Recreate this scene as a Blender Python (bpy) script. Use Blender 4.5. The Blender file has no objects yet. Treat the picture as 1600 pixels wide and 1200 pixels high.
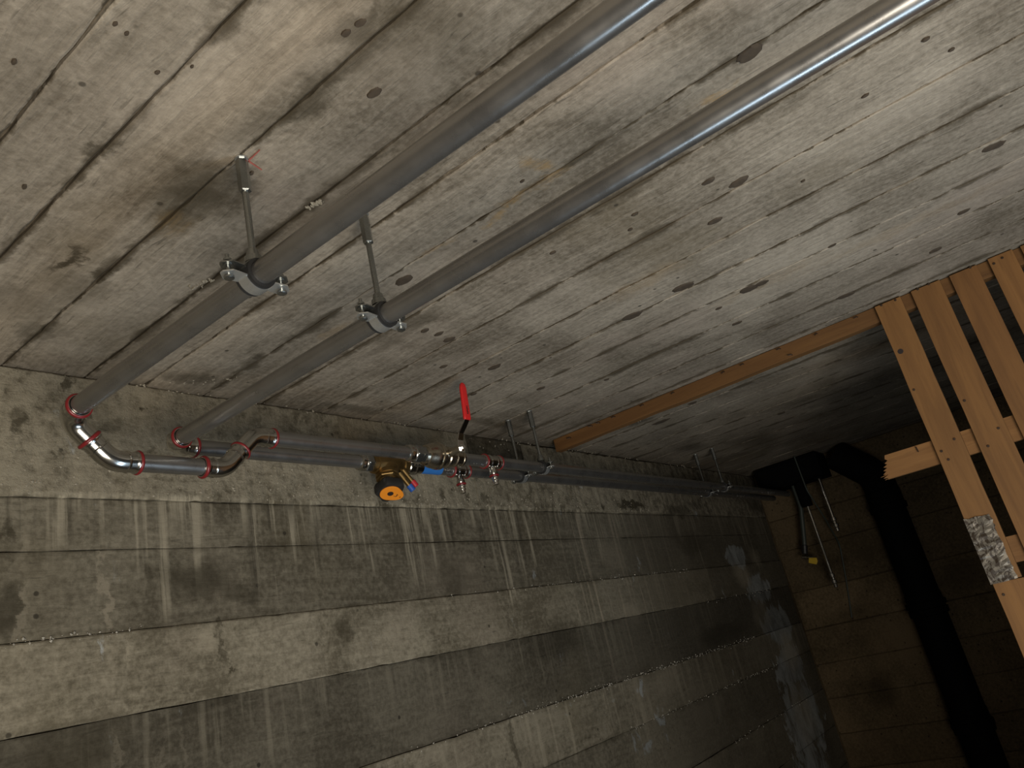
import bpy, math, random
import numpy as np
from mathutils import Vector, Matrix
random.seed(7)
C = bpy.context.scene.collection
SC = bpy.context.scene

# ------------------------------------------------------------------ camera, world, lights, exposure
F_PX = 1200.28
RM = np.array([[0.59432191, -0.77466669, -0.21603932],
               [0.14668667, 0.36854018, -0.91796577],
               [0.79073667, 0.51387709, 0.33266478]])       # world -> camera (right, down, forward)
cam = bpy.data.cameras.new('camera')
cam.sensor_width = 36.0
cam.lens = F_PX / 1600 * 36.0
cam.clip_start = 0.02
camo = bpy.data.objects.new('camera', cam)
C.objects.link(camo)
m = Matrix([list(r) for r in RM.T]) @ Matrix.Diagonal((1, -1, -1))
camo.matrix_world = m.to_4x4()
SC.camera = camo

w = bpy.data.worlds.new('world')
SC.world = w
w.use_nodes = True
w.node_tree.nodes['Background'].inputs[0].default_value = (0.5, 0.55, 0.65, 1)
w.node_tree.nodes['Background'].inputs[1].default_value = 0.02


def area(name, loc, target, size, power, col):
    l = bpy.data.lights.new(name, 'AREA')
    l.shape = 'DISK'
    l.size = size
    l.energy = power
    l.color = col
    o = bpy.data.objects.new(name, l)
    C.objects.link(o)
    o.location = loc
    d = Vector(target) - Vector(loc)
    o.rotation_euler = d.to_track_quat('-Z', 'Y').to_euler()
    return o


area('soft_room_light', (-0.45, -1.0, -1.25), (0.85, 0.4, 1.0), 1.8, 150, (1.0, 0.915, 0.79))
d = area('cellar_daylight', (1.80, -0.55, -1.35), (1.78, -0.50, 1.0), 0.6, 31, (0.62, 0.81, 1.0))
d.data.shape = 'RECTANGLE'
d.data.size, d.data.size_y = 0.40, 2.5
SC.view_settings.view_transform = 'Standard'
SC.view_settings.look = 'None'
SC.view_settings.gamma = 1.0
SC.view_settings.use_curve_mapping = False
SC.view_settings.exposure = 0.0


# ------------------------------------------------------------------ helpers
def ray(u, v):
    c = np.array([(u - 800) / F_PX, (v - 600) / F_PX, 1.0])
    return RM.T @ c


def on(u, v, ax, val):
    """point of the plane (axis ax = val) seen at photo position u, v"""
    r = ray(u, v)
    return r * val / r[ax]


def depth(p):
    return float((RM @ np.array(p))[2])


class MB:
    def __init__(s):
        s.v = []
        s.f = []

    def add(s, vs, fs):
        b = len(s.v)
        s.v += [tuple(p) for p in vs]
        s.f += [tuple(b + i for i in q) for q in fs]

    def box(s, a, b):
        x0, y0, z0 = a
        x1, y1, z1 = b
        s.add([(x0, y0, z0), (x1, y0, z0), (x1, y1, z0), (x0, y1, z0), (x0, y0, z1), (x1, y0, z1), (x1, y1, z1), (x0, y1, z1)],
              [(0, 3, 2, 1), (4, 5, 6, 7), (0, 1, 5, 4), (1, 2, 6, 5), (2, 3, 7, 6), (3, 0, 4, 7)])
        return s

    def tube(s, path, rad, seg=20, caps=True, phase=0.0):
        """round bar along a path; rad a number or one per point"""
        P = [Vector(p) for p in path]
        n = len(P)
        if not hasattr(rad, '__len__'):
            rad = [rad] * n
        T = []
        for i in range(n):
            a = P[min(i + 1, n - 1)] - P[max(i - 1, 0)]
            T.append(a.normalized() if a.length > 1e-9 else (T[-1] if T else Vector((0, 0, 1))))
        up = Vector((0, 0, 1)) if abs(T[0].z) < .9 else Vector((1, 0, 0))
        A = T[0].cross(up).normalized()
        rings = []
        vs = []
        fs = []
        for i in range(n):
            A = (A - T[i] * A.dot(T[i])).normalized()
            B = T[i].cross(A)
            for k in range(seg):
                t = phase + 2 * math.pi * k / seg
                vs.append(P[i] + (A * math.cos(t) + B * math.sin(t)) * rad[i])
        for i in range(n - 1):
            for k in range(seg):
                k2 = (k + 1) % seg
                fs.append((i * seg + k, i * seg + k2, (i + 1) * seg + k2, (i + 1) * seg + k))
        if caps:
            fs.append(tuple(reversed(range(seg))))
            fs.append(tuple((n - 1) * seg + k for k in range(seg)))
        s.add(vs, fs)
        return s

    def lathe(s, c, d, prof, seg=24, phase=0.0):
        """prof = [(distance along d, radius)...] from point c"""
        c = Vector(c)
        d = Vector(d).normalized()
        up = Vector((0, 0, 1)) if abs(d.z) < .9 else Vector((1, 0, 0))
        A = d.cross(up).normalized()
        B = d.cross(A)
        vs = []
        fs = []
        n = len(prof)
        for t, r in prof:
            for k in range(seg):
                a = phase + 2 * math.pi * k / seg
                vs.append(c + d * t + (A * math.cos(a) + B * math.sin(a)) * r)
        for i in range(n - 1):
            for k in range(seg):
                k2 = (k + 1) % seg
                fs.append((i * seg + k, (i + 1) * seg + k, (i + 1) * seg + k2, i * seg + k2))
        fs.append(tuple(range(seg)))
        fs.append(tuple(reversed([(n - 1) * seg + k for k in range(seg)])))
        s.add(vs, fs)
        return s

    def prism(s, poly, o, ux, uy, h):
        """polygon (2-D list) in the plane o + ux*a + uy*b, thickness vector h"""
        o, ux, uy, h = map(Vector, (o, ux, uy, h))
        n = len(poly)
        vs = [o + ux * a + uy * b for a, b in poly] + [o + ux * a + uy * b + h for a, b in poly]
        fs = [tuple(reversed(range(n))), tuple(range(n, 2 * n))]
        for i in range(n):
            j = (i + 1) % n
            fs.append((i, j, n + j, n + i))
        s.add(vs, fs)
        return s

    def torus(s, c, d, R, r, seg=28, sub=10):
        c = Vector(c)
        d = Vector(d).normalized()
        up = Vector((0, 0, 1)) if abs(d.z) < .9 else Vector((1, 0, 0))
        A = d.cross(up).normalized()
        B = d.cross(A)
        vs = []
        fs = []
        for i in range(seg):
            a = 2 * math.pi * i / seg
            q = A * math.cos(a) + B * math.sin(a)
            for k in range(sub):
                t = 2 * math.pi * k / sub
                vs.append(c + q * (R + r * math.cos(t)) + d * (r * math.sin(t)))
        for i in range(seg):
            for k in range(sub):
                i2, k2 = (i + 1) % seg, (k + 1) % sub
                fs.append((i * sub + k, i2 * sub + k, i2 * sub + k2, i * sub + k2))
        s.add(vs, fs)
        return s


def obj(name, mb, mat, parent=None, smooth=False, bevel=0, angle=40):
    me = bpy.data.meshes.new(name)
    off = WORLD.get(parent.name, Vector((0, 0, 0))) if parent is not None else Vector((0, 0, 0))
    me.from_pydata([tuple(Vector(p) - off) for p in mb.v], [], mb.f)
    import bmesh
    bm = bmesh.new()
    bm.from_mesh(me)
    bmesh.ops.recalc_face_normals(bm, faces=bm.faces)
    bm.to_mesh(me)
    bm.free()
    if smooth:
        me.shade_smooth()
        me.set_sharp_from_angle(angle=math.radians(angle))
    if mat:
        me.materials.append(mat)
    o = bpy.data.objects.new(name, me)
    C.objects.link(o)
    if parent is not None:
        o.parent = parent
        WORLD[o.name] = off
    if bevel:
        b = o.modifiers.new('bevel', 'BEVEL')
        b.width = bevel
        b.segments = 2
        b.limit_method = 'ANGLE'
    return o


WORLD = {}


def thing(name, label, cat, loc, group=None):
    o = bpy.data.objects.new(name, None)
    o.empty_display_size = 0.05
    C.objects.link(o)
    o.location = loc
    WORLD[o.name] = Vector(loc)
    tag(o, label, cat, group)
    return o


def tag(o, label=None, cat=None, group=None, kind=None):
    if label: o['label'] = label
    if cat: o['category'] = cat
    if group: o['group'] = group
    if kind: o['kind'] = kind
    return o


def dup(root, loc, rz, label):
    def cp(o, par):
        c = o.copy()
        C.objects.link(c)
        c.parent = par
        for ch in list(o.children):
            cp(ch, c)
        return c
    r = cp(root, None)
    r.location = loc
    r.rotation_euler = (0, 0, rz)
    r['label'] = label
    return r


def fillet(pts, rad, n=9):
    """polyline with its inner corners rounded"""
    P = [Vector(p) for p in pts]
    out = [P[0]]
    for i in range(1, len(P) - 1):
        a = (P[i - 1] - P[i]).normalized()
        b = (P[i + 1] - P[i]).normalized()
        th = a.angle(b)
        t = rad / math.tan(th / 2)
        p0, p1 = P[i] + a * t, P[i] + b * t
        cen = P[i] + (a + b).normalized() * (rad / math.sin(th / 2))
        v0, v1 = p0 - cen, p1 - cen
        om = v0.angle(v1)
        for k in range(n + 1):
            s = k / n
            out.append(cen + (v0 * math.sin((1 - s) * om) + v1 * math.sin(s * om)) / math.sin(om))
    out.append(P[-1])
    return out


# ------------------------------------------------------------------ materials
class NT:
    """small node-tree builder"""
    def __init__(s, name):
        s.m = bpy.data.materials.new(name)
        s.m.use_nodes = True
        s.t = s.m.node_tree
        s.b = s.t.nodes['Principled BSDF']

    def n(s, typ, **kw):
        nd = s.t.nodes.new(typ)
        for k, v in kw.items():
            setattr(nd, k, v)
        return nd

    def put(s, sock, val):
        if isinstance(val, bpy.types.NodeSocket):
            s.t.links.new(val, sock)
        elif isinstance(val, (tuple, list)) and len(val) == 3 and sock.type == 'RGBA':
            sock.default_value = (*val, 1)
        else:
            sock.default_value = val

    def math(s, op, a, b=0.0, clamp=False):
        nd = s.n('ShaderNodeMath', operation=op, use_clamp=clamp)
        s.put(nd.inputs[0], a)
        s.put(nd.inputs[1], b)
        return nd.outputs[0]

    def vec(s, op, a, b=(0, 0, 0)):
        nd = s.n('ShaderNodeVectorMath', operation=op)
        s.put(nd.inputs[0], a)
        s.put(nd.inputs[1], b)
        return nd.outputs[1] if op == 'LENGTH' else nd.outputs[0]

    def scale(s, a, k):
        nd = s.n('ShaderNodeVectorMath', operation='SCALE')
        s.put(nd.inputs[0], a)
        s.put(nd.inputs[3], k)
        return nd.outputs[0]

    def noise(s, vec, scale, detail=5.0, rough=.6, dist=0.0, color=False):
        nd = s.n('ShaderNodeTexNoise')
        s.put(nd.inputs['Vector'], vec)
        nd.inputs['Scale'].default_value = scale
        nd.inputs['Detail'].default_value = detail
        nd.inputs['Roughness'].default_value = rough
        nd.inputs['Distortion'].default_value = dist
        return nd.outputs[1] if color else nd.outputs[0]

    def mr(s, x, a, b, c=0.0, d=1.0, smooth=True):
        nd = s.n('ShaderNodeMapRange', interpolation_type='SMOOTHSTEP' if smooth else 'LINEAR', clamp=True)
        s.put(nd.inputs[0], x)
        for i, q in enumerate((a, b, c, d)):
            s.put(nd.inputs[1 + i], q)
        return nd.outputs[0]

    def mix(s, f, a, b, mode='MIX'):
        nd = s.n('ShaderNodeMix', data_type='RGBA', blend_type=mode)
        s.put(nd.inputs[0], f)
        s.put(nd.inputs[6], a)
        s.put(nd.inputs[7], b)
        return nd.outputs[2]

    def sep(s, v):
        nd = s.n('ShaderNodeSeparateXYZ')
        s.put(nd.inputs[0], v)
        return nd.outputs

    def blobs(s, P, lst):
        """largest of several soft ellipsoids; lst = (centre, radii, strength, softness)"""
        out = None
        for c, r, k, soft in lst:
            d = s.vec('SUBTRACT', P, tuple(float(q) for q in c))
            d = s.vec('MULTIPLY', d, tuple(1 / float(q) for q in r))
            l = s.vec('LENGTH', d)
            g = s.mr(l, 1.0, 1.0 - soft, 0.0, k)
            out = g if out is None else s.math('MAXIMUM', out, g)
        return out


def simple(name, col, rough=.5, metal=0.0, var=.12, scale=25, bump=0.0, stretch=(1, 1, 1)):
    t = NT(name)
    g = t.n('ShaderNodeNewGeometry')
    P = t.vec('MULTIPLY', g.outputs['Position'], stretch)
    f = t.noise(P, scale, 4)
    c = t.mix(f, tuple(q * (1 - var) for q in col), tuple(min(1, q * (1 + var)) for q in col))
    t.put(t.b.inputs['Base Color'], c)
    t.put(t.b.inputs['Roughness'], t.mr(f, .2, .8, max(.03, rough - .06), rough + .06))
    t.b.inputs['Metallic'].default_value = metal
    if bump:
        bn = t.n('ShaderNodeBump')
        bn.inputs['Strength'].default_value = bump
        bn.inputs['Distance'].default_value = .002
        t.put(bn.inputs['Height'], f)
        t.put(t.b.inputs['Normal'], bn.outputs[0])
    return t.m


def px_blob(u, v, ax, val, ra, rb, k=.7, soft=.8):
    """soft stain on a plane, at the place seen at u, v; ra, rb = half sizes in metres on the two in-plane axes"""
    c = on(u, v, ax, val)
    r = [0, 0, 0]
    q = [i for i in range(3) if i != ax]
    r[q[0]], r[q[1]] = ra, rb
    r[ax] = 1.0
    return (c, r, k, soft)


def concrete(name, along, dark, light, stains=(), rust=(), pale=(), drips=False, rough_band=None, bump=.55, grainf=1.0, edge=0.0, blue=()):
    t = NT(name)
    g = t.n('ShaderNodeNewGeometry')
    P0 = g.outputs['Position']
    oi = t.n('ShaderNodeObjectInfo')
    st = {'y': (9, .9, 9), 'x': (.9, 9, 9)}[along]
    wob = t.vec('SUBTRACT', t.noise(P0, 2.2, 3, color=True), (.5, .5, .5))
    PG = t.vec('MULTIPLY', t.vec('ADD', P0, t.scale(wob, .05)), st)
    PG = t.vec('ADD', PG, t.scale(oi.outputs['Location'], 1.0))
    rnd = t.math('MULTIPLY', oi.outputs['Random'], 40.0)
    cx = t.n('ShaderNodeCombineXYZ')
    for i in range(3):
        t.put(cx.inputs[i], rnd)
    PG = t.vec('ADD', PG, cx.outputs[0])
    grain = t.noise(PG, 5.5, 6, .62, .6)
    fine = t.noise(P0, 60, 6, .7)
    mott = t.noise(P0, 2.6, 8, .62, .4)
    patch = t.noise(P0, .9, 4, .5)
    f = t.math('ADD', t.math('MULTIPLY', grain, .40 * grainf), t.math('MULTIPLY', mott, .60))
    f = t.math('ADD', f, t.math('MULTIPLY', t.math('SUBTRACT', fine, .5), .50 if grainf > .8 else .60))
    f = t.math('ADD', f, t.math('MULTIPLY', t.math('SUBTRACT', patch, .5), .40))
    f = t.mr(f, .33 if grainf > .8 else .32, .68 if grainf > .8 else .58, 0, 1, smooth=False)
    c = t.mix(f, dark, light)
    # pale, slightly violet lime bloom and olive algae tones in broad patches
    hue = t.noise(t.vec('ADD', P0, (7, 3, 1)), 1.7, 5, .55)
    c = t.mix(t.mr(hue, .52, .72, 0, .35), c, tuple(q * k for q, k in zip(light, (.98, .93, .95))))
    c = t.mix(t.mr(hue, .46, .28, 0, .40), c, tuple(q * k for q, k in zip(dark, (1.18, 1.13, .93))))
    # dark grain dashes along the board
    dash = t.noise(t.vec('MULTIPLY', PG, (1.0, 1.0, 1.0)), 11, 3, .5, .2)
    c = t.mix(t.mr(dash, .63, .72, 0, .45 * grainf), c, tuple(q * .38 for q in dark))
    # pin holes
    vo = t.n('ShaderNodeTexVoronoi')
    t.put(vo.inputs['Vector'], P0)
    vo.inputs['Scale'].default_value = 16
    hole = t.math('MULTIPLY', t.mr(vo.outputs['Distance'], .13, .07), t.math('GREATER_THAN', t.sep(vo.outputs['Color'])[0], .80))
    c = t.mix(t.math('MULTIPLY', hole, .75), c, tuple(q * .25 for q in dark))
    wob2 = t.vec('SUBTRACT', t.noise(P0, 9, 6, .7, color=True), (.5, .5, .5))
    PS = t.vec('ADD', P0, t.scale(wob2, .16))
    h = t.math('ADD', t.math('MULTIPLY', grain, .8 * grainf), t.math('ADD', t.math('MULTIPLY', fine, .35), t.math('MULTIPLY', mott, .8)))
    if drips:
        x, y, z = t.sep(t.vec('ADD', P0, t.scale(wob2, .012)))

        def streak(sc, zs, seed):
            cb = t.n('ShaderNodeCombineXYZ')
            t.put(cb.inputs[0], t.math('MULTIPLY', x, sc))
            t.put(cb.inputs[1], seed)
            t.put(cb.inputs[2], t.math('MULTIPLY', z, zs))
            return t.noise(cb.outputs[0], 1.0, 4, .6)
        long_ = streak(3.0, .12, 3.0)
        for z0, L, sc, k, th in ((.65, .50, 26, .85, .50), (.66, .22, 46, .75, .47), (.09, .34, 24, .50, .50), (-.2, .5, 20, .45, .52)):
            s1 = streak(sc, .9, z0 * 10)
            zlen = t.math('MULTIPLY', t.mr(long_, .3, .7), L)
            zend = t.math('SUBTRACT', z0, zlen)
            below = t.mr(z, z0 + .01, z0 - .01)
            fade = t.mr(z, zend, t.math('ADD', zend, .12))
            a = t.math('MULTIPLY', t.math('MULTIPLY', below, fade), t.mr(s1, th, th + .12))
            c = t.mix(t.math('MULTIPLY', a, k), c, tuple(q * 1.45 for q in light))
            s2 = streak(sc * .7, .7, z0 * 10 + 5)
            a2 = t.math('MULTIPLY', t.math('MULTIPLY', below, fade), t.mr(s2, th + .04, th + .2))
            c = t.mix(t.math('MULTIPLY', a2, k * .75), c, tuple(q * .5 for q in dark))
        # lime-washed run at mid wall, then darker brown towards the far corner
        s3 = streak(34, .6, 8.0)
        win = t.math('MULTIPLY', t.mr(x, 2.9, 3.5), t.mr(x, 4.8, 4.3))
        win = t.math('MULTIPLY', win, t.mr(z, -.35, .1))
        win = t.math('MULTIPLY', win, t.mr(z, .66, .60))
        c = t.mix(t.math('MULTIPLY', win, t.mr(s3, .5, .68, 0, .8)), c, tuple(q * k for q, k in zip(light, (1.7, 1.6, 1.6))))
        c = t.mix(t.math('MULTIPLY', win, .25), c, (light[0] * .7, light[1] * .74, light[2] * .78))
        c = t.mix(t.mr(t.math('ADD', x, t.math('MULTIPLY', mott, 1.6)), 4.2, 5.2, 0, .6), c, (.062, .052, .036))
    if edge:
        tc = t.n('ShaderNodeTexCoord')
        gx = t.sep(t.vec('ADD', tc.outputs['Generated'], t.scale(wob2, .16)))[{'y': 0, 'x': 2}[along]]
        e = t.math('MINIMUM', gx, t.math('SUBTRACT', 1.0, gx))
        en = t.noise(t.vec('MULTIPLY', P0, {'y': (2.5, 1.6, 1), 'x': (1.6, 1, 2.5)}[along]), 2.6, 6, .68)
        c = t.mix(t.math('MULTIPLY', t.mr(e, t.mr(en, .40, .75, .0, .26), 0.0), edge), c, tuple(q * k for q, k in zip(dark, (.50, .47, .40))))
        c = t.mix(t.math('MULTIPLY', t.mr(e, .035, .0), t.mr(en, .45, .3, 0, .6)), c, tuple(q * 1.1 for q in light))
    if rough_band:
        x, y, z = t.sep(t.vec('ADD', P0, t.scale(wob2, .03)))
        a = t.math('MULTIPLY', t.mr(z, rough_band[0], rough_band[0] + .02), t.mr(z, rough_band[1] + .02, rough_band[1]))
        peb = t.n('ShaderNodeTexVoronoi')
        t.put(peb.inputs['Vector'], t.vec('ADD', P0, t.scale(wob2, .05)))
        peb.inputs['Scale'].default_value = 42
        rr = t.noise(P0, 20, 7, .75)
        c = t.mix(t.math('MULTIPLY', a, t.mr(rr, .40, .60, 0, .8)), c, tuple(q * 1.0 for q in light))
        c = t.mix(t.math('MULTIPLY', a, t.mr(rr, .42, .30, 0, .8)), c, tuple(q * .7 for q in dark))
        c = t.mix(t.math('MULTIPLY', a, t.mr(peb.outputs['Distance'], .25, .1, 0, .35)), c, tuple(q * 1.35 for q in light))
        h = t.math('ADD', h, t.math('MULTIPLY', a, t.math('MULTIPLY', rr, 2.6)))
    if stains:
        s = t.blobs(PS, stains)
        c = t.mix(s, c, tuple(q * k for q, k in zip(dark, (.36, .34, .27))))
    if blue:
        bn_ = t.noise(t.vec('MULTIPLY', P0, (1.6, 1, 1)), 5.5, 7, .68, .5)
        s = t.math('ADD', t.blobs(P0, blue), t.math('MULTIPLY', t.math('SUBTRACT', bn_, .5), 2.6))
        c = t.mix(t.mr(s, .38, .60, 0, .70), c, t.mix(t.mr(bn_, .35, .65), (.14, .148, .145), (.31, .33, .33)))
    if rust:
        s = t.math('MULTIPLY', t.blobs(PS, rust), t.mr(dash, .35, .6, .4, 1))
        c = t.mix(s, c, (.27, .17, .065))
    if pale:
        s = t.math('MULTIPLY', t.blobs(PS, pale), t.mr(mott, .35, .6, .45, 1))
        c = t.mix(s, c, tuple(q * k for q, k in zip(light, (1.18, 1.16, 1.16))))
    c = t.mix(1.0, c, oi.outputs['Color'], 'MULTIPLY')
    t.put(t.b.inputs['Base Color'], c)
    t.b.inputs['Roughness'].default_value = .9
    t.b.inputs['Specular IOR Level'].default_value = .25
    bn = t.n('ShaderNodeBump')
    bn.inputs['Strength'].default_value = bump
    bn.inputs['Distance'].default_value = .006
    t.put(bn.inputs['Height'], h)
    t.put(t.b.inputs['Normal'], bn.outputs[0])
    return t.m


YW = 2.045      # pipe wall
XE = 6.43       # far end wall
CS = lambda u, v, rx, ry, k=.7, soft=.8: px_blob(u, v, 2, 1.0, rx, ry, k, soft)
ceil_stains = [CS(312, 300, .13, .16, .9, .9), CS(285, 330, .09, .13, .8, .9), CS(345, 285, .06, .06, .7), CS(480, 150, .06, .18, .8), CS(500, 135, .03, .06, .7), CS(410, 205, .05, .10, .5),
               CS(545, 45, .05, .06, .9, .7), CS(575, 30, .035, .06, .8), CS(660, 40, .18, .18, .5), CS(590, 90, .10, .14, .4), CS(410, 190, .06, .14, .5), CS(130, 450, .12, .12, .4), CS(108, 407, .025, .07, .9, .7), CS(165, 428, .03, .06, .8),
               CS(50, 520, .08, .08, .55), CS(30, 470, .16, .14, .35), CS(150, 62, .02, .05, .3), CS(160, 232, .025, .04, .75), CS(180, 90, .03, .12, .3),
               CS(710, 155, .05, .06, .45), CS(650, 505, .06, .16, .55), CS(600, 540, .05, .2, .35), CS(395, 560, .035, .06, .7), CS(300, 590, .12, .05, .55), CS(560, 640, .30, .05, .5), CS(760, 660, .5, .05, .5),
               CS(1180, 450, .03, .07, .6), CS(1240, 150, .03, .25, .3), CS(1170, 170, .05, .3, .28), CS(1140, 580, .1, .5, .25), CS(1000, 660, .05, .12, .6), CS(940, 672, .04, .1, .8),
               CS(240, 80, .1, .2, .25), CS(20, 150, .1, .3, .25), CS(500, 330, .04, .2, .3), CS(420, 640, .3, .04, .4), CS(1080, 700, .25, .12, .6), CS(1180, 690, .3, .2, .5)]
ceil_rust = [CS(805, 312, .035, .07, .8), CS(840, 255, .05, .04, .7), CS(770, 345, .02, .06, .6), CS(860, 280, .03, .07, .45), CS(1115, 150, .025, .07, .6), CS(680, 390, .02, .08, .3), CS(520, 520, .03, .10, .3), CS(1200, 440, .06, .3, .22), CS(1010, 440, .07, .2, .28), CS(270, 350, .07, .07, .25), CS(1400, 360, .05, .5, .18)]
ceil_pale = [CS(320, 130, .10, .15, 0.28), CS(500, 60, .10, .15, 0.33), CS(620, 120, .12, .12, 0.25), CS(250, 180, .08, .2, 0.22), CS(1000, 120, .12, .2, 0.19), CS(560, 240, .06, .2, 0.22), CS(1250, 80, .1, .2, 0.19), CS(450, 260, .06, .1, 0.22), CS(180, 150, .05, .3, 0.11), CS(1420, 170, .2, .3, 0.17), CS(700, 200, .09, .2, 0.17)]
M = {}
M['ceiling'] = concrete('board_marked_concrete', 'y', (.116, .095, .068), (.355, .308, .242), ceil_stains, ceil_rust, ceil_pale, edge=.95, bump=.9)
WS = lambda u, v, rx, rz, k=.7, soft=.7: px_blob(u, v, 1, YW, rx, rz, k, soft)
wall_stains = [WS(315, 905, .16, .10, .70), WS(370, 930, .10, .05, .5), WS(15, 950, .05, .09, .7), WS(10, 830, .02, .06, .7), WS(233, 905, .03, .05, .5), WS(535, 985, .035, .06, .65), WS(940, 790, .02, .03, .8), WS(985, 790, .20, .035, .9, .35), WS(1060, 800, .3, .05, .6),
               WS(600, 790, .04, .02, .7), WS(655, 775, .03, .02, .6), WS(690, 775, .03, .03, .7), WS(730, 780, .03, .03, .7), WS(757, 782, .03, .025, .6), WS(30, 650, .03, .04, .8), WS(25, 640, .04, .02, .6), WS(170, 670, .06, .03, .5), WS(100, 600, .02, .02, .8), WS(222, 640, .015, .012, .9),
               WS(345, 1015, .012, .07, .6), WS(338, 985, .01, .03, .6), WS(355, 1050, .01, .025, .8), WS(800, 1160, .02, .14, .6), WS(705, 900, .1, .12, .4), WS(870, 1000, .3, .12, .5), WS(1080, 850, .3, .1, .45), WS(1130, 990, .5, .1, .5), WS(100, 1180, .3, .1, .4), WS(1180, 790, .3, .1, .6)]
wall_pale = [WS(165, 940, .012, .12, 1.0), WS(162, 880, .008, .05, .9), WS(190, 1030, .008, .05, .6), WS(170, 1040, .012, .08, .5), WS(40, 950, .012, .12, .6), WS(35, 860, .015, .06, .5), WS(320, 1005, .05, .035, .6), WS(735, 885, .045, .035, .6), WS(250, 1200, .01, .12, .6), WS(175, 1180, .01, .1, .6), WS(285, 1180, .008, .1, .6),
             WS(420, 740, .5, .03, .35), WS(1160, 900, .20, .12, .65), WS(1190, 960, .22, .16, .65), WS(1235, 1020, .25, .2, .6), WS(1180, 870, .14, .1, .6), WS(1255, 1120, .3, .3, .55), WS(1040, 1060, .25, .12, .35), WS(960, 870, .2, .1, .35), WS(985, 960, .2, .1, .3), WS(760, 1080, .1, .06, .25), WS(900, 770, .3, .03, .4)]
wall_blue = [WS(1150, 870, 0.29, 0.13, .9), WS(1185, 920, 0.36, 0.16, .9), WS(1215, 980, 0.47, 0.21, .85), WS(1235, 1040, 0.45, 0.23, .85), WS(1255, 1120, 0.63, 0.39, .8), WS(1270, 1190, 0.54, 0.39, .7), WS(985, 880, 0.27, 0.13, .25), WS(985, 1080, 0.40, 0.13, .25), WS(1020, 1150, 0.36, 0.16, .4)]
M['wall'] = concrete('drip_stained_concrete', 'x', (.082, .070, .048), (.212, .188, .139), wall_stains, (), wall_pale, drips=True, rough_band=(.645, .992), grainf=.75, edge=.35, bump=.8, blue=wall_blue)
ES = lambda u, v, ry, rz, k=.6, soft=.8: px_blob(u, v, 0, XE, ry, rz, k, soft)
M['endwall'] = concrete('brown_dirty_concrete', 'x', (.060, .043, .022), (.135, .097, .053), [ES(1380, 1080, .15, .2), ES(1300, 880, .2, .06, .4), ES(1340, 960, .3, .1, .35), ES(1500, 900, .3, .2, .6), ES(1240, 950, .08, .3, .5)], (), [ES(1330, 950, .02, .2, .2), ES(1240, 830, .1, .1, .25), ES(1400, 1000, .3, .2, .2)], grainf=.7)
M['floor'] = concrete('floor_concrete', 'y', (.13, .12, .10), (.26, .245, .215))
M['knot'] = simple('knot_mark', (.052, .037, .023), .85, 0, .5, 60, .6)
M['spall'] = simple('broken_concrete', (.30, .27, .21), .95, 0, .35, 90, .6)
M['lime'] = simple('lime_crust', (.40, .375, .32), .9, 0, .3, 90, .4)
M['steel'] = simple('galvanised_pipe', (.30, .292, .280), .29, .88, .22, 14, .05, (1, 1, 1))
M['press'] = simple('bright_press_fitting', (.52, .51, .48), .20, 1.0, .06, 10)
M['zinc'] = simple('zinc_plated_steel', (.29, .30, .29), .26, .95, .15, 40)
M['strap'] = simple('lit_zinc_strap', (.56, .575, .57), .29, .84, .1, 30)  # paler than the zinc: reflected light on the lower straps put into the colour
M['chrome'] = simple('chrome', (.75, .74, .72), .12, 1.0, .05, 20)
M['nickel'] = simple('nickel_brass', (.46, .41, .33), .27, 1.0, .12, 25)
M['brass'] = simple('dull_brass', (.235, .155, .062), .40, .95, .22, 30)
M['red'] = simple('red_ring', (.17, .012, .014), .36, 0, .12, 40)
M['redgrip'] = simple('red_vinyl', (.55, .018, .018), .38, 0, .08, 30)
M['redcap'] = simple('red_cap', (.42, .02, .03), .4, 0, .05)
M['bluecap'] = simple('blue_cap', (.02, .09, .36), .4, 0, .05)
M['bluetape'] = simple('blue_tape', (.025, .14, .42), .45, 0, .08)
M['rubber'] = simple('black_rubber', (.012, .012, .012), .6, 0, .2)
M['blackpl'] = simple('black_plastic', (.018, .017, .016), .45, 0, .2)
M['orange'] = simple('orange_plastic', (.80, .26, .018), .42, 0, .05)
M['ink'] = simple('dark_ink', (.02, .012, .01), .6, 0, .1)
M['black'] = simple('black_cast_pipe', (.0035, .0035, .0035), .8, 0, .3)
M['foam'] = simple('black_foam', (.0035, .0035, .0035), .9, 0, .3)
for q_ in ('black', 'foam'):
    M[q_].node_tree.nodes['Principled BSDF'].inputs['Specular IOR Level'].default_value = .08
M['hose'] = simple('grey_green_hose', (.045, .055, .045), .5, 0, .2)
M['yellow'] = simple('yellow_handle', (.55, .36, .02), .45, 0, .1)
M['redpaint'] = simple('red_marker', (.30, .085, .065), .8, 0, .3, 60)
M['nail'] = simple('rusty_nail', (.05, .03, .018), .6, .5, .3)


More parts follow.
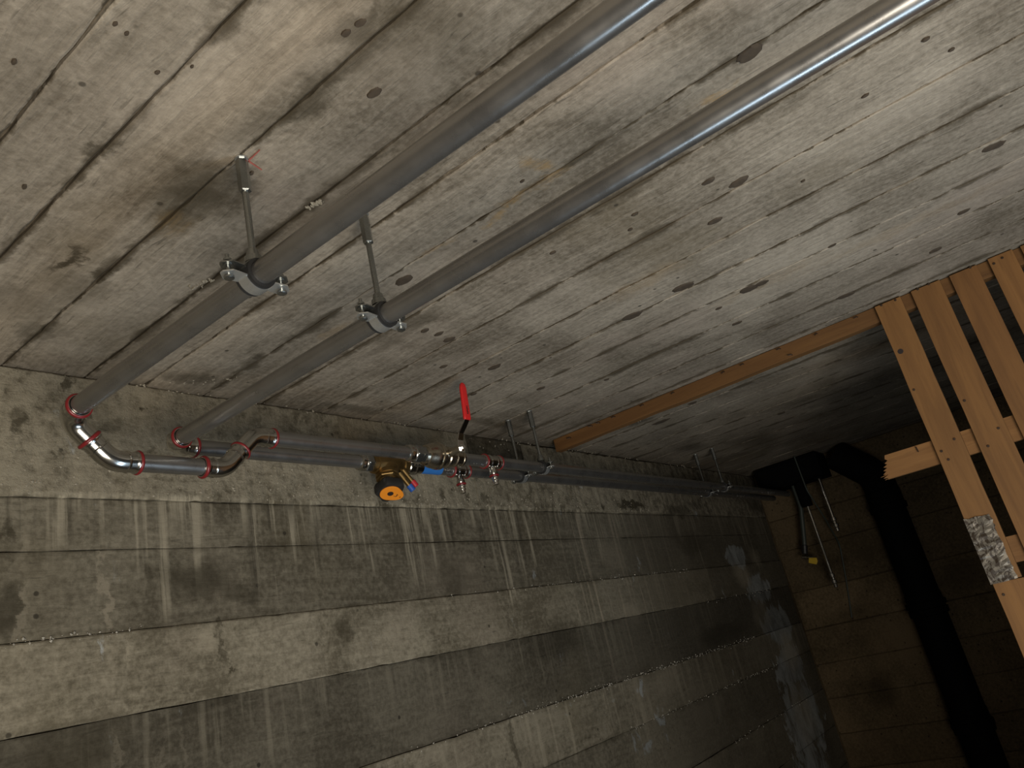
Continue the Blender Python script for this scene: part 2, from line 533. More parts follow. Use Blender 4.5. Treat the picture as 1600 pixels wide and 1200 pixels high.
def wood_mat(name, c0, c1, axis):
    t = NT(name)
    g = t.n('ShaderNodeNewGeometry')
    oi = t.n('ShaderNodeObjectInfo')
    rnd = t.math('MULTIPLY', oi.outputs['Random'], 30.0)
    cx = t.n('ShaderNodeCombineXYZ')
    for i in range(3):
        t.put(cx.inputs[i], rnd)
    st = [16, 16, 16]
    st[axis] = 1.1
    P = t.vec('ADD', t.vec('MULTIPLY', g.outputs['Position'], tuple(st)), cx.outputs[0])
    a = t.noise(P, 1.6, 6, .6, .8)
    b = t.noise(P, 7, 4, .6, .3)
    c = t.mix(t.mr(a, .3, .7), c0, c1)
    c = t.mix(t.mr(b, .58, .75, 0, .35), c, tuple(q * .6 for q in c0))
    c = t.mix(1.0, c, oi.outputs['Color'], 'MULTIPLY')
    t.put(t.b.inputs['Base Color'], c)
    t.b.inputs['Roughness'].default_value = .75
    bn = t.n('ShaderNodeBump')
    bn.inputs['Strength'].default_value = .3
    bn.inputs['Distance'].default_value = .002
    t.put(bn.inputs['Height'], b)
    t.put(t.b.inputs['Normal'], bn.outputs[0])
    return t.m


M['plank'] = wood_mat('orange_pine_plank', (.158, .070, .017), (.222, .103, .027), 2)
M['rail'] = wood_mat('orange_pine_rail', (.170, .076, .019), (.235, .112, .032), 1)


def foil_mat():
    t = NT('crumpled_foil')
    g = t.n('ShaderNodeNewGeometry')
    P = t.vec('MULTIPLY', g.outputs['Position'], (1, 1, .6))
    a = t.noise(P, 55, 4, .6, 1.4)
    c = t.mix(t.mr(a, .42, .56), (.035, .022, .012), (.19, .165, .13))
    t.put(t.b.inputs['Base Color'], c)
    t.put(t.b.inputs['Metallic'], t.mr(a, .4, .6, .1, .6))
    t.b.inputs['Roughness'].default_value = .42
    return t.m


M['foil'] = foil_mat()

# ------------------------------------------------------------------ setting: shell with board imprints
ceiling = obj('ceiling', MB().box((-3, -4, 1.010), (XE + .2, YW + .2, 1.16)), M['ceiling'])
tag(ceiling, 'board-marked concrete ceiling slab above the pipes', kind='structure')
ceiling.color = (.55, .53, .50, 1)
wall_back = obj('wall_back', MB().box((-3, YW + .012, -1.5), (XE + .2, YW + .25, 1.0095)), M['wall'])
tag(wall_back, 'drip-stained concrete wall behind the pipes', kind='structure')
wall_back.color = (.6, .58, .55, 1)
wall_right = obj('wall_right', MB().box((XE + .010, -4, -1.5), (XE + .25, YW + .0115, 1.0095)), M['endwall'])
tag(wall_right, 'dark concrete end wall beyond the slatted partition', kind='structure')
wall_right.color = (.6, .58, .55, 1)
floor = tag(obj('floor', MB().box((-3, -4, -1.65), (XE + .25, YW + .25, -1.5005)), M['floor']), 'grey concrete floor', kind='structure')
wall_left = tag(obj('wall_left', MB().box((-3.2, -4, -1.5), (-3.0005, YW + .25, 1.16)), M['floor']), 'concrete wall left of the camera', kind='structure')
wall_front = tag(obj('wall_front', MB().box((-3.2, -4.2, -1.65), (XE + .25, -4.0005, 1.16)), M['floor']), 'concrete wall behind the camera', kind='structure')


def strip(fn, u0, u1, v0, v1, n0, n1, step, gap, jit, mat, parent, tint, name='board', nj=.0008):
    """one formwork-board imprint: long in u, wide in v, face at n0, sunk sides back to n1; ragged edges"""
    mb = MB()
    n = max(2, int(round((u1 - u0) / step)))
    vs = []
    e0 = e1 = 0.0
    for i in range(n + 1):
        u = u0 + (u1 - u0) * i / n
        e0 = .6 * e0 + random.uniform(-jit, jit)
        e1 = .6 * e1 + random.uniform(-jit, jit)
        a = v0 + gap / 2 + max(-gap * .42, e0) + (random.random() < .05) * random.uniform(0, jit * 3)
        b = v1 - gap / 2 - max(-gap * .42, e1) - (random.random() < .05) * random.uniform(0, jit * 3)
        q = n0 + random.uniform(-nj, nj)
        bw = min(.004, (b - a) * .1)
        s = (n1 - n0) * .22
        vs += [fn(u, a, n1), fn(u, a, q + s), fn(u, a + bw, q), fn(u, b - bw, q), fn(u, b, q + s), fn(u, b, n1)]
    fs = []
    for i in range(n):
        for k in range(5):
            fs.append((i * 6 + k, i * 6 + k + 1, i * 6 + 7 + k, i * 6 + 6 + k))
    fs += [tuple(range(6)), tuple(n * 6 + k for k in reversed(range(6)))]
    mb.add(vs, fs)
    o = obj(name, mb, mat, parent)
    o.color = tint
    return o


# ceiling boards (run along y)
cj = [-3.0, -2.75, -2.5, -2.27, -2.03, -1.8, -1.57, -1.33, -1.1, -.87, -.65, -.42, -.2, .02, .24, .453, .591, .788, .998, 1.168, 1.367, 1.587, 1.845, 2.075, 2.29, 2.484, 2.73, 2.99, 3.21, 3.43, 3.64, 3.86, 4.09, 4.30, 4.52, 4.75, 4.97, 5.2, 5.42, 5.65, 5.88, 6.1, 6.27, XE]
ctint = {.24: .93, .453: .98, .591: 1.05, .788: .98, .998: .94, 1.168: 1.03, 1.367: .98, 1.587: 1.03, 1.845: 1.0, 2.075: .97, 2.29: 1.02, 2.484: 1.0, 2.73: 1.03}
for a, b in zip(cj[:-1], cj[1:]):
    k = ctint.get(a, random.uniform(.9, 1.04))
    off = random.uniform(-.0018, .0018)
    if a > 3.3:
        k *= .92
    strip(lambda u, v, n: (v, u, n), -4.0, YW + .005, a, b, 1.0 + off, 1.0102, .035, .0045, .0016, M['ceiling'], ceiling, (k, k, k, 1))

# pipe-wall boards (run along x)
wf = lambda u, v, n: (u, n, v)


def wall_board(x0, x1, z0, z1, tint, proud=0.0, gap=.0018, jit=.0009, nj=.0008, step=.04):
    return strip(wf, x0, x1, z0, z1, YW - proud, YW + .0122 - .007 * (gap < .004), step, gap, jit, M['wall'], wall_back, (*[tint * q for q in (1, 1, 1)], 1), nj=nj)


wall_board(-3, 2.66, .645, .997, 1.30, .006, .001, .002, .0022, .025)
wall_board(2.66, 3.10, .645, .832, 1.22, .006, .001, .003, .0022, .025)
wall_board(3.10, 4.55, .645, .990, 1.28, .007, .001, .003, .0022, .025)
wall_board(4.55, XE, .645, .995, 1.0, .005, .001, .003, .0022, .025)
wall_board(-3, XE, .507, .645, .90)
wall_board(-3, XE, .292, .507, .84, -.001)
wall_board(-3, 1.073, .086, .292, 1.22, .005)
wall_board(1.073, 4.9, .086, .292, 1.26, .005)
wall_board(4.9, XE, .086, .292, .95, .004)
wall_board(-3, XE, -.200, .086, .60, -.003)
wall_board(-3, 2.565, -.415, -.200, 1.18, .004)
wall_board(2.565, 3.3, -.415, -.200, 1.08, .002)
wall_board(3.3, XE, -.415, -.200, 1.0, .003)
wall_board(-3, XE, -.70, -.415, .80, .0)
wall_board(-3, XE, -.96, -.70, .95, .003)
wall_board(-3, XE, -1.22, -.96, .9, .0)
wall_board(-3, XE, -1.5, -1.22, .9, .002)

# end-wall boards (run along y)
ez = [-1.5, -1.27, -1.03, -.78, -.53, -.27, .02, .345, .60, .80, 1.0]
for a, b in zip(ez[:-1], ez[1:]):
    k = random.uniform(.85, 1.15)
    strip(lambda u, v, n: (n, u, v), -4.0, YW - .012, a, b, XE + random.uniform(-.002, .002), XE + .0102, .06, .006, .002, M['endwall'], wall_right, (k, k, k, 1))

# knots the boards left in the ceiling: u, v, half length along the board in photo pixels
knots = [(1172, 84, 21), (631, 439, 14), (1553, 229, 17), (1447, 62, 6), (1487, 78, 5), (1107, 284, 9), (1155, 285, 14), (1117, 346, 10), (1068, 449, 15), (1170, 452, 15), (1190, 443, 10), (988, 494, 15), (773, 574, 10), (693, 573, 6), (702, 531, 10), (686, 522, 7), (664, 517, 7),
         (992, 335, 5), (985, 359, 4), (816, 283, 4), (585, 146, 11), (1123, 482, 5), (1152, 505, 7), (1322, 462, 11), (1506, 331, 8), (1300, 384, 6), (1462, 391, 9), (1082, 630, 7), (1033, 659, 12), (948, 593, 5), (845, 607, 6), (740, 616, 5), (300, 104, 3), (180, 37, 5), (198, 52, 5), (246, 113, 5), (22, 97, 5), (393, 271, 4), (38, 292, 5), (541, 52, 9), (563, 36, 10), (1221, 646, 6), (1255, 283, 3), (864, 395, 5), (716, 440, 4), (1352, 150, 5)]
for u, v, hp in knots:
    c = on(u, v, 2, .9985)
    r = hp * depth(c) / F_PX
    el = random.uniform(1.05, 1.4)
    ph = random.uniform(-.2, .2)
    n = 14
    vs = []
    for ring, (k, z) in enumerate(((1.0, 1.0005), (.86, .9972), (.55, .9968))):
        for i in range(n):
            a = 2 * math.pi * i / n
            j = random.uniform(.86, 1.1)
            x = r * .72 * k * j * math.cos(a)
            y = r * el * k * j * math.sin(a)
            vs.append((c[0] + x * math.cos(ph) - y * math.sin(ph), c[1] + x * math.sin(ph) + y * math.cos(ph), z))
    fs = [(q * n + i, q * n + (i + 1) % n, (q + 1) * n + (i + 1) % n, (q + 1) * n + i) for q in range(2) for i in range(n)]
    fs.append(tuple(2 * n + i for i in range(n)))
    mb = MB()
    mb.add(vs, fs)
    obj('knot_mark', mb, M['knot'], ceiling, smooth=True)

# red marker cross beside the first anchor
for (a, b) in (((387, 253), (406, 235)), ((388, 252), (409, 266))):
    p, q = Vector(on(*a, 2, .9972)), Vector(on(*b, 2, .9972))
    d = (q - p).normalized()
    s = Vector((-d.y, d.x, 0)) * .0016
    mb = MB()
    mb.add([p - s, q - s * .5, q + s * .5, p + s, *[v + Vector((0, 0, .002)) for v in (p - s, q - s * .5, q + s * .5, p + s)]],
           [(0, 1, 2, 3), (4, 7, 6, 5), (0, 4, 5, 1), (1, 5, 6, 2), (2, 6, 7, 3), (3, 7, 4, 0)])
    tag(obj('paint_mark', mb, M['redpaint'], ceiling), 'red marker line beside the first hanger anchor')


def crumbs(name, pts, mat, parent, smin, smax):
    mb = MB()
    for p in pts:
        s = random.uniform(smin, smax)
        vs = []
        for a in ((1, 0, 0), (-1, 0, 0), (0, 1, 0), (0, -1, 0), (0, 0, 1), (0, 0, -1)):
            k = s * random.uniform(.6, 1.2)
            vs.append(Vector(p) + Vector(a) * k + Vector([random.uniform(-.3, .3) * s for _ in range(3)]))
        mb.add(vs, [(0, 2, 4), (2, 1, 4), (1, 3, 4), (3, 0, 4), (2, 0, 5), (1, 2, 5), (3, 1, 5), (0, 3, 5)])
    return tag(obj(name, mb, mat, parent), kind='stuff')


pts = []
for _ in range(420):       # crumbly aggregate in the rough band
    x = random.uniform(.7, 4.3)
    z = .655 + abs(random.gauss(0, .05))
    if random.random() < .5 and 1.25 < x < 1.9:
        z = random.uniform(.68, .76)
    pts.append((x, YW - .006, z))
crumbs('aggregate', pts, M['spall'], wall_back, .0015, .0055)
pts = []
for _ in range(150):       # broken edge where ceiling and wall meet
    x = random.choice((.6, 1.05, 1.3, 1.75, 2.2, 2.5, 3.0, 3.6, 4.2, 5.0)) + random.gauss(0, .10)
    pts.append((x, YW - random.uniform(-.005, .02) , .998 - abs(random.gauss(0, .006))))
for _ in range(24):
    pts.append((random.uniform(2.64, 3.12), YW - .004 + random.uniform(0, .014), random.uniform(.84, .99)))
for u0, v0, u1, v1, n in ((938, 675, 1000, 655, 40), (660, 320, 700, 300, 0), (300, 450, 330, 438, 16), (480, 325, 505, 312, 26), (395, 590, 260, 600, 20)):
    for k in range(n):
        s = random.random()
        p = on(u0 + (u1 - u0) * s + random.gauss(0, 3), v0 + (v1 - v0) * s + random.gauss(0, 2), 2, .999)
        pts.append(tuple(p))
crumbs('broken_edge', pts, M['spall'], ceiling, .0015, .006)
pts = []
for z0, x0, x1, n in ((-.2, 2.6, 5.4, 420), (-.2, 2.0, 2.6, 25), (-.415, 3.4, 5.6, 170), (.086, 4.7, 6.0, 90), (.292, .75, 1.12, 60), (.292, 2.3, 4.7, 90), (-.70, 4.5, 6.0, 80)):
    for k in range(n):
        pts.append((random.uniform(x0, x1), YW - random.uniform(-.002, .006), z0 + random.gauss(0, .007)))
crumbs('lime_crust', pts, M['lime'], wall_back, .0010, .0042)

# ------------------------------------------------------------------ pipe runs
R = .0222
ZP = .738
YF, YB = 1.722, 1.842
X1, X2 = .793, 1.113
ZD = .637
XTAIL = 6.12


def pipe(a, b, parent, rad=R, mat='steel', name='pipe'):
    return obj(name, MB().tube([a, (Vector(a) + Vector(b)) / 2, b], rad, 32), M[mat], parent, smooth=True)


def ring(p, d, parent, rad=R):
    """red press indicator seated in its bead at the fitting's mouth"""
    return obj('press_ring', MB().torus(p, d, rad + .0030, .0051), M['red'], parent, smooth=True)


def mouth(p, d, rad=R):
    """bead profile of a press socket: from the mouth p backwards along -d"""
    return [(.0, rad + .0015), (.002, rad + .0048), (.010, rad + .0058), (.014, rad + .0050), (.017, rad + .0028), (.030, rad + .0028), (.032, rad + .0048), (.035, rad + .0048), (.037, rad + .0022)]


def elbow(pts, bend, parent, ends=(True, True)):
    """press elbow along a polyline; a socket with bead and red ring on the chosen ends"""
    path = fillet(pts, bend)
    mb = MB().tube(path, R + .0030, 28)
    ds = [(path[0] - path[1]).normalized(), (path[-1] - path[-2]).normalized()]
    for e, d, p in ((ends[0], ds[0], path[0]), (ends[1], ds[1], path[-1])):
        if e:
            mb.lathe(p, -d, mouth(p, d), 28)
    o = obj('elbow', mb, M['press'], parent, smooth=True, angle=50)
    for e, d, p in ((ends[0], ds[0], path[0]), (ends[1], ds[1], path[-1])):
        if e:
            ring(p - d * .006, d, o)
    return o


run1 = thing('pipe_run', 'grey steel pipe run dipping through four bends, carrying the red-lever valve', 'pipe', (X1, YF, ZP))
y1e = 1.650
pipe((X1, -3.9, ZP), (X1, y1e + .03, ZP), run1)
# two bends down, a short level piece, two bends up
cx1, cx2 = X1, .893
cx3, cx4 = 1.192, 1.293
s1 = Vector((cx1, YF, ZP))
c2 = Vector((cx2, YF, ZD))
dd = (c2 - s1)
mid1 = s1 + dd * .56
elbow([(X1, y1e, ZP), s1, mid1 + dd.normalized() * .004], .045, run1, (True, False))
elbow([mid1 - dd.normalized() * .012, c2, (.962, YF, ZD)], .062, run1, (True, True))
pipe((.945, YF, ZD), (1.14, YF, ZD), run1)
c3, c4 = Vector((cx3, YF, ZD)), Vector((cx4, YF, ZP))
du = (c4 - c3)
mid2 = c3 + du * .50
elbow([(1.124, YF, ZD), c3, mid2 + du.normalized() * .012], .062, run1, (True, True))
elbow([mid2 - du.normalized() * .004, c4, (1.362, YF, ZP)], .062, run1, (False, True))
pipe((1.345, YF, ZP), (1.94, YF, ZP), run1)
pipe((2.13, YF, ZP), (XTAIL, YF, ZP), run1)

run2 = thing('pipe_run', 'grey steel pipe run with one right-angle bend, carrying the orange-wheel valve', 'pipe', (X2, YB, ZP))
pipe((X2, -3.9, ZP), (X2, YB - .05, ZP), run2)
elbow([(X2, YB - .068, ZP), (X2, YB, ZP), (X2 + .080, YB, ZP)], .048, run2, (True, True))
pipe((X2 + .06, YB, ZP), (1.82, YB, ZP), run2)
pipe((2.02, YB, ZP), (XTAIL, YB, ZP), run2)


def tee(x, y, parent):
    """press tee with a short drain branch pointing at the floor"""
    mb = MB().tube([(x - .045, y, ZP), (x + .045, y, ZP)], R + .0024, 28)
    for s in (-1, 1):
        mb.lathe((x + s * .052, y, ZP), (-s, 0, 0), mouth(None, None), 28)
    mb.lathe((x, y, ZP), (0, 0, -1), [(0, .014), (.040, .014), (.041, .0165), (.050, .0165), (.054, .014)], 22)
    t = obj('tee', mb, M['press'], parent, smooth=True, angle=50)
    for s in (-1, 1):
        ring((x + s * .046, y, ZP), (1, 0, 0), t)
    obj('press_ring', MB().torus((x, y, ZP - .056), (0, 0, 1), .0165, .0038), M['red'], t, smooth=True)
    obj('drain_plug', MB().lathe((x, y, ZP - .058), (0, 0, -1), [(0, .013), (.006, .013), (.0062, .0155), (.011, .0155), (.0112, .0125), (.016, .0125), (.0162, .0145), (.022, .0145), (.0222, .0115), (.034, .0115), (.036, .009)], 20), M['chrome'], t, smooth=True, angle=30)
    return t


tee(2.375, YF, run1)
tee(2.315, YB, run2)
tag(obj('tape', MB().tube([(2.095, YB, ZP), (2.20, YB, ZP)], R + .0012, 28), M['bluetape'], run2, smooth=True), 'bright blue tape band')

# ------------------------------------------------------------------ ball valve with red lever
bv = thing('ball_valve', 'nickel ball valve with raised red lever grip on the front pipe', 'valve', (2.04, YF, ZP))
mb = MB().lathe((1.985, YF, ZP), (1, 0, 0), [(0, .028), (.010, .032), (.012, .036), (.026, .039), (.040, .045), (.058, .047), (.066, .045), (.068, .049), (.082, .049), (.084, .042), (.110, .037), (.113, .040), (.128, .040), (.130, .033), (.138, .033)], 32)
obj('valve_body', mb, M['nickel'], bv, smooth=True, angle=35)
for x0, ph in ((1.905, 0),):
    obj('union_nut', MB().lathe((x0, YF, ZP), (1, 0, 0), [(0, .0245), (.003, .029), (.012, .030), (.014, .027), (.024, .027), (.026, .029)], 28), M['press'], bv, smooth=True, angle=35)
    obj('hex_nut', MB().lathe((x0 + .026, YF, ZP), (1, 0, 0), [(0, .029), (.003, .034), (.030, .034), (.033, .030), (.056, .0295)], 6, .3), M['zinc'], bv, bevel=.002)
obj('end_sleeve', MB().lathe((2.120, YF, ZP), (1, 0, 0), [(0, .031), (.020, .031), (.022, .034), (.032, .034), (.034, .030), (.060, .0285), (.062, .031), (.070, .031), (.072, .024)], 28), M['nickel'], bv, smooth=True, angle=35)
SX = 2.082
obj('stem', MB().lathe((SX, YF - .02, ZP), (0, -1, 0), [(0, .019), (.022, .017), (.024, .0145), (.072, .0125), (.076, .0105)], 20), M['nickel'], bv, smooth=True, angle=35)
obj('lever_nut', MB().lathe((SX, YF - .094, ZP), (0, -1, 0), [(0, .012), (.003, .0135), (.010, .0135), (.0105, .008), (.018, .008)], 6), M['chrome'], bv)


def band(path, half, thick, wdir):
    """flat strap along a path; wdir = width direction"""
    mb = MB()
    P = [Vector(p) for p in path]
    wd = Vector(wdir)
    vs = []
    for i, p in enumerate(P):
        t = (P[min(i + 1, len(P) - 1)] - P[max(i - 1, 0)]).normalized()
        n = t.cross(wd).normalized()
        h = half[i] if hasattr(half, '__len__') else half
        vs += [p + wd * h + n * thick / 2, p - wd * h + n * thick / 2, p - wd * h - n * thick / 2, p + wd * h - n * thick / 2]
    fs = []
    for i in range(len(P) - 1):
        for k in range(4):
            fs.append((i * 4 + k, i * 4 + (k + 1) % 4, i * 4 + 4 + (k + 1) % 4, i * 4 + 4 + k))
    fs += [(0, 1, 2, 3), tuple(len(P) * 4 - 4 + k for k in (3, 2, 1, 0))]
    mb.add(vs, fs)
    return mb


yl = YF - .098
lev = obj('lever', band([(SX, yl, ZP - .018), (SX, yl, ZP - .012), (SX, yl, ZP + .006), (SX, yl - .002, ZP + .028), (SX, yl - .012, ZP + .052), (SX, yl - .040, ZP + .078), (SX, yl - .052, ZP + .092), (SX, yl - .054, ZP + .13)], [.010, .017, .017, .0145, .0130, .0130, .0130, .012], .0045, (1, 0, 0)), M['chrome'], bv, bevel=.001)
gz = [ZP + .088, ZP + .092, ZP + .10, ZP + .16, ZP + .205, ZP + .220, ZP + .226]
mb = MB()
prof = []
for z, hw, ht in zip(gz, (.0155, .0178, .0178, .0165, .0160, .012, .004), (.0050, .0062, .0066, .0062, .006, .005, .002)):
    prof.append([(SX + hw * math.copysign(abs(math.cos(a)) ** .5, math.cos(a)), yl - .052 - (z - ZP - .09) * .08 + ht * math.copysign(abs(math.sin(a)) ** .5, math.sin(a)), z) for a in [2 * math.pi * k / 20 for k in range(20)]])
vs = [p for r_ in prof for p in r_]
fs = [(i * 20 + k, i * 20 + (k + 1) % 20, i * 20 + 20 + (k + 1) % 20, i * 20 + 20 + k) for i in range(len(prof) - 1) for k in range(20)] + [tuple(range(20)), tuple(len(vs) - 1 - k for k in range(20))]
mb.add(vs, fs)
obj('grip', mb, M['redgrip'], lev, smooth=True)
# worn dark print on the grip (too small to read): short bars across it
mb = MB()
for k, (z, hgt) in enumerate(((.107, .0035), (.1125, .003), (.117, .004), (.123, .003), (.1275, .004), (.134, .0025))):
    z += ZP
    yy = yl - .052 - (z - ZP - .09) * .08 - .0072
    mb.box((SX - .004, yy, z), (SX + (.005 if k % 2 else .003), yy + .002, z + hgt))
obj('grip_print', mb, M['ink'], lev)

# ------------------------------------------------------------------ balancing valve with orange wheel
VX = 1.930
bal = thing('balancing_valve', 'brass balancing valve with orange hand wheel on the rear pipe', 'valve', (VX, YB, ZP))
obj('union_nut', MB().lathe((1.790, YB, ZP), (1, 0, 0), [(0, .0245), (.003, .029), (.012, .030), (.014, .027), (.022, .027), (.024, .029)], 28), M['press'], bal, smooth=True, angle=35)
obj('hex_nut', MB().lathe((1.814, YB, ZP), (1, 0, 0), [(0, .029), (.003, .034), (.026, .034), (.029, .030), (.042, .030)], 6, .3), M['zinc'], bal, bevel=.002)
vb = MB().lathe((1.845, YB, ZP), (1, 0, 0), [(0, .029), (.016, .031), (.018, .036), (.030, .038), (.060, .044), (.095, .046), (.125, .040), (.140, .034), (.142, .037), (.160, .037), (.162, .030), (.172, .030)], 28)
n_ = Vector((-.29, -.28, -.92)).normalized()
b0 = Vector((VX - .012, YB, ZP))
vb.lathe(b0, n_, [(0, .040), (.030, .040), (.045, .036), (.046, .041), (.058, .041), (.060, .034), (.082, .028)], 28)
obj('valve_body', vb, M['brass'], bal, smooth=True, angle=35)
obj('bonnet_nut', MB().lathe(b0 + n_ * .052, n_, [(0, .036), (.003, .041), (.018, .041), (.021, .034)], 6, .2), M['brass'], bal, bevel=.0015)
obj('end_sleeve', MB().lathe((2.016, YB, ZP), (1, 0, 0), [(0, .030), (.003, .033), (.014, .033), (.016, .028), (.036, .028), (.038, .031), (.048, .031), (.050, .026), (.078, .025)], 28), M['press'], bal, smooth=True, angle=35)
# hand wheel: black lobed knob with an orange drop-shaped cap
ua = (Vector((1, 0, 0)) - n_ * n_.x).normalized()
ub = n_.cross(ua)
hw0 = b0 + n_ * .082


def lobes(r, k, n=48, drop=0.0):
    out = []
    for i in range(n):
        a = 2 * math.pi * i / n
        rr = r * (1 + k * math.cos(5 * a + .4))
        out.append((rr * math.cos(a), rr * math.sin(a)))
    return out


mb = MB()
L0 = lobes(.048, .10)
vs = []
for z, sc in ((0, .62), (.010, .92), (.020, 1.0), (.040, 1.0), (.046, .94)):
    vs += [hw0 + n_ * z + ua * a * sc + ub * b * sc for a, b in L0]
nn = 48
fs = [(i * nn + k, i * nn + (k + 1) % nn, (i + 1) * nn + (k + 1) % nn, (i + 1) * nn + k) for i in range(4) for k in range(nn)] + [tuple(range(nn)), tuple(4 * nn + k for k in reversed(range(nn)))]
mb.add(vs, fs)
wheel = obj('hand_wheel', mb, M['blackpl'], bal, smooth=True, angle=35)
drop = []
for i in range(40):
    a = 2 * math.pi * i / 40
    rr = .036 + .016 * max(0, math.cos(a)) ** 5
    drop.append((rr * math.cos(a) * 1.0, rr * math.sin(a)))
tag(obj('cap', MB().prism(drop, hw0 + n_ * .045, ua, ub, n_ * .004), M['orange'], wheel, bevel=.001), 'orange drop-shaped cap')
obj('spindle', MB().lathe(hw0 + n_ * .0485, n_, [(0, .0105), (.002, .0105), (.0022, .007), (.0028, .007), (.003, .0045)], 18), M['ink'], wheel)


def text(s, size, o, ux, uy, nrm, mat, parent, name):
    cu = bpy.data.curves.new('txt', 'FONT')
    cu.body = s
    cu.size = size
    cu.extrude = .0004
    cu.align_x = 'CENTER'
    cu.align_y = 'CENTER'
    to = bpy.data.objects.new('txt', cu)
    C.objects.link(to)
    bpy.context.view_layer.update()
    dg = bpy.context.evaluated_depsgraph_get()
    me = bpy.data.meshes.new_from_object(to.evaluated_get(dg))
    mt = Matrix((ux, uy, nrm)).transposed().to_4x4()
    off = WORLD[parent.name]
    me.transform(Matrix.Translation(Vector(o) - off) @ mt)
    bpy.data.objects.remove(to)
    me.materials.clear()
    me.materials.append(mat)
    q = bpy.data.objects.new(name, me)
    C.objects.link(q)
    q.parent = parent
    return q


text('.3', .020, hw0 + n_ * .0495 + ua * .023, ua, ub, n_, M['ink'], wheel, 'digit')
text('z', .010, hw0 + n_ * .0495 + ua * .042, ua, ub, n_, M['ink'], wheel, 'digit')
# two measuring nipples with caps
nd = Vector((.42, -.22, -.80)).normalized()
for k, (mt, off) in enumerate((('bluecap', Vector((-.014, -.012, -.022))), ('redcap', Vector((.012, -.006, -.004))))):
    p = Vector((VX + .045, YB - .018, ZP - .034)) + off
    q = obj('measuring_nipple', MB().lathe(p - nd * .02, nd, [(0, .012), (.030, .012), (.0305, .0085), (.052, .0085), (.0525, .010), (.062, .010)], 18), M['brass'], bal, smooth=True, angle=35)
    tag(obj('nipple_cap', MB().lathe(p + nd * .036, nd, [(0, .011), (.022, .011), (.024, .009)], 18), M[mt], q, smooth=True, angle=35), ('blue' if k == 0 else 'red') + ' cap')

# ------------------------------------------------------------------ pipe hangers


def hanger_parts(t, ear):
    """built around the pipe axis at the origin of t, pipe along y, ears along x, rod up to the ceiling"""
    o = WORLD[t.name]
    top = 1.0 - ZP
    c = Vector(o)
    W = .013
    # rubber liner
    def arc_band(r0, r1, wd, a0, a1, n=24):
        mb = MB()
        vs = []
        for i in range(n + 1):
            a = math.radians(a0 + (a1 - a0) * i / n)
            ca, sa = math.cos(a), math.sin(a)
            for r, y in ((r0, -wd), (r1, -wd), (r1, wd), (r0, wd)):
                vs.append(c + Vector((r * ca, y, r * sa)))
        fs = [(i * 4 + k, i * 4 + (k + 1) % 4, i * 4 + 4 + (k + 1) % 4, i * 4 + 4 + k) for i in range(n) for k in range(4)]
        if abs(a1 - a0) < 359:
            fs += [(0, 1, 2, 3), tuple(n * 4 + k for k in (3, 2, 1, 0))]
        mb.add(vs, fs)
        return mb
    obj('rubber_liner', arc_band(R + .0004, R + .0070, .0195, 0, 360, 40), M['rubber'], t, smooth=True, angle=50)
    up = arc_band(R + .0058, R + .0088, .0115, 14, 166)
    lo = arc_band(R + .0058, R + .0088, .0115, 194, 346)
    for s in (-1, 1):
        for mb, z in ((up, .0095), (lo, -.0095)):
            poly = [(.026, -.0140), (ear - .013, -.0165), (ear, -.004), (ear, .004), (ear - .013, .0165), (.026, .0140)]
            mb.prism([(s * a, b) for a, b in poly], c + Vector((0, 0, z - .0013)), (1, 0, 0), (0, 1, 0), (0, 0, .0026))
    obj('upper_strap', up, M['zinc'], t, smooth=True, angle=35)
    obj('lower_strap', lo, M['strap'], t, smooth=True, angle=35)
    for s in (-1, 1):
        p = c + Vector((s * (ear - .0145), 0, -.020))
        sc = MB().lathe(p, (0, 0, 1), [(0, .0065), (.0015, .0090), (.005, .0090), (.0052, .0055), (.009, .0055), (.0092, .0040), (.036, .0040), (.0362, .0075), (.040, .0075), (.0402, .0038), (.050, .0038)], 14)
        obj('clamp_screw', sc, M['zinc'], t, smooth=True, angle=35)
        obj('washer', MB().lathe(c + Vector((s * (ear - .0145), 0, .0058)), (0, 0, 1), [(0, .0092), (.002, .0092)], 16), M['zinc'], t, smooth=True, angle=35)
    obj('boss_nut', MB().lathe(c + Vector((0, 0, R + .0070)), (0, 0, 1), [(0, .0165), (.012, .0158), (.0125, .013), (.026, .0105), (.027, .0065)], 20), M['zinc'], t, smooth=True, angle=30)
    obj('threaded_rod', MB().tube([c + Vector((0, 0, R + .02)), c + Vector((0, 0, .12)), c + Vector((0, 0, top - .05))], .0063, 14), M['zinc'], t, smooth=True)
    obj('coupling_nut', MB().lathe(c + Vector((0, 0, top - .078)), (0, 0, 1), [(0, .0095), (.002, .0118), (.070, .0118), (.072, .0095), (.0795, .0092)], 6), M['zinc'], t)
    obj('anchor', MB().lathe(c + Vector((0, 0, top - .0035)), (0, 0, 1), [(0, .0125), (.0025, .0125)], 16), M['strap'], t, smooth=True, angle=35)
    return t


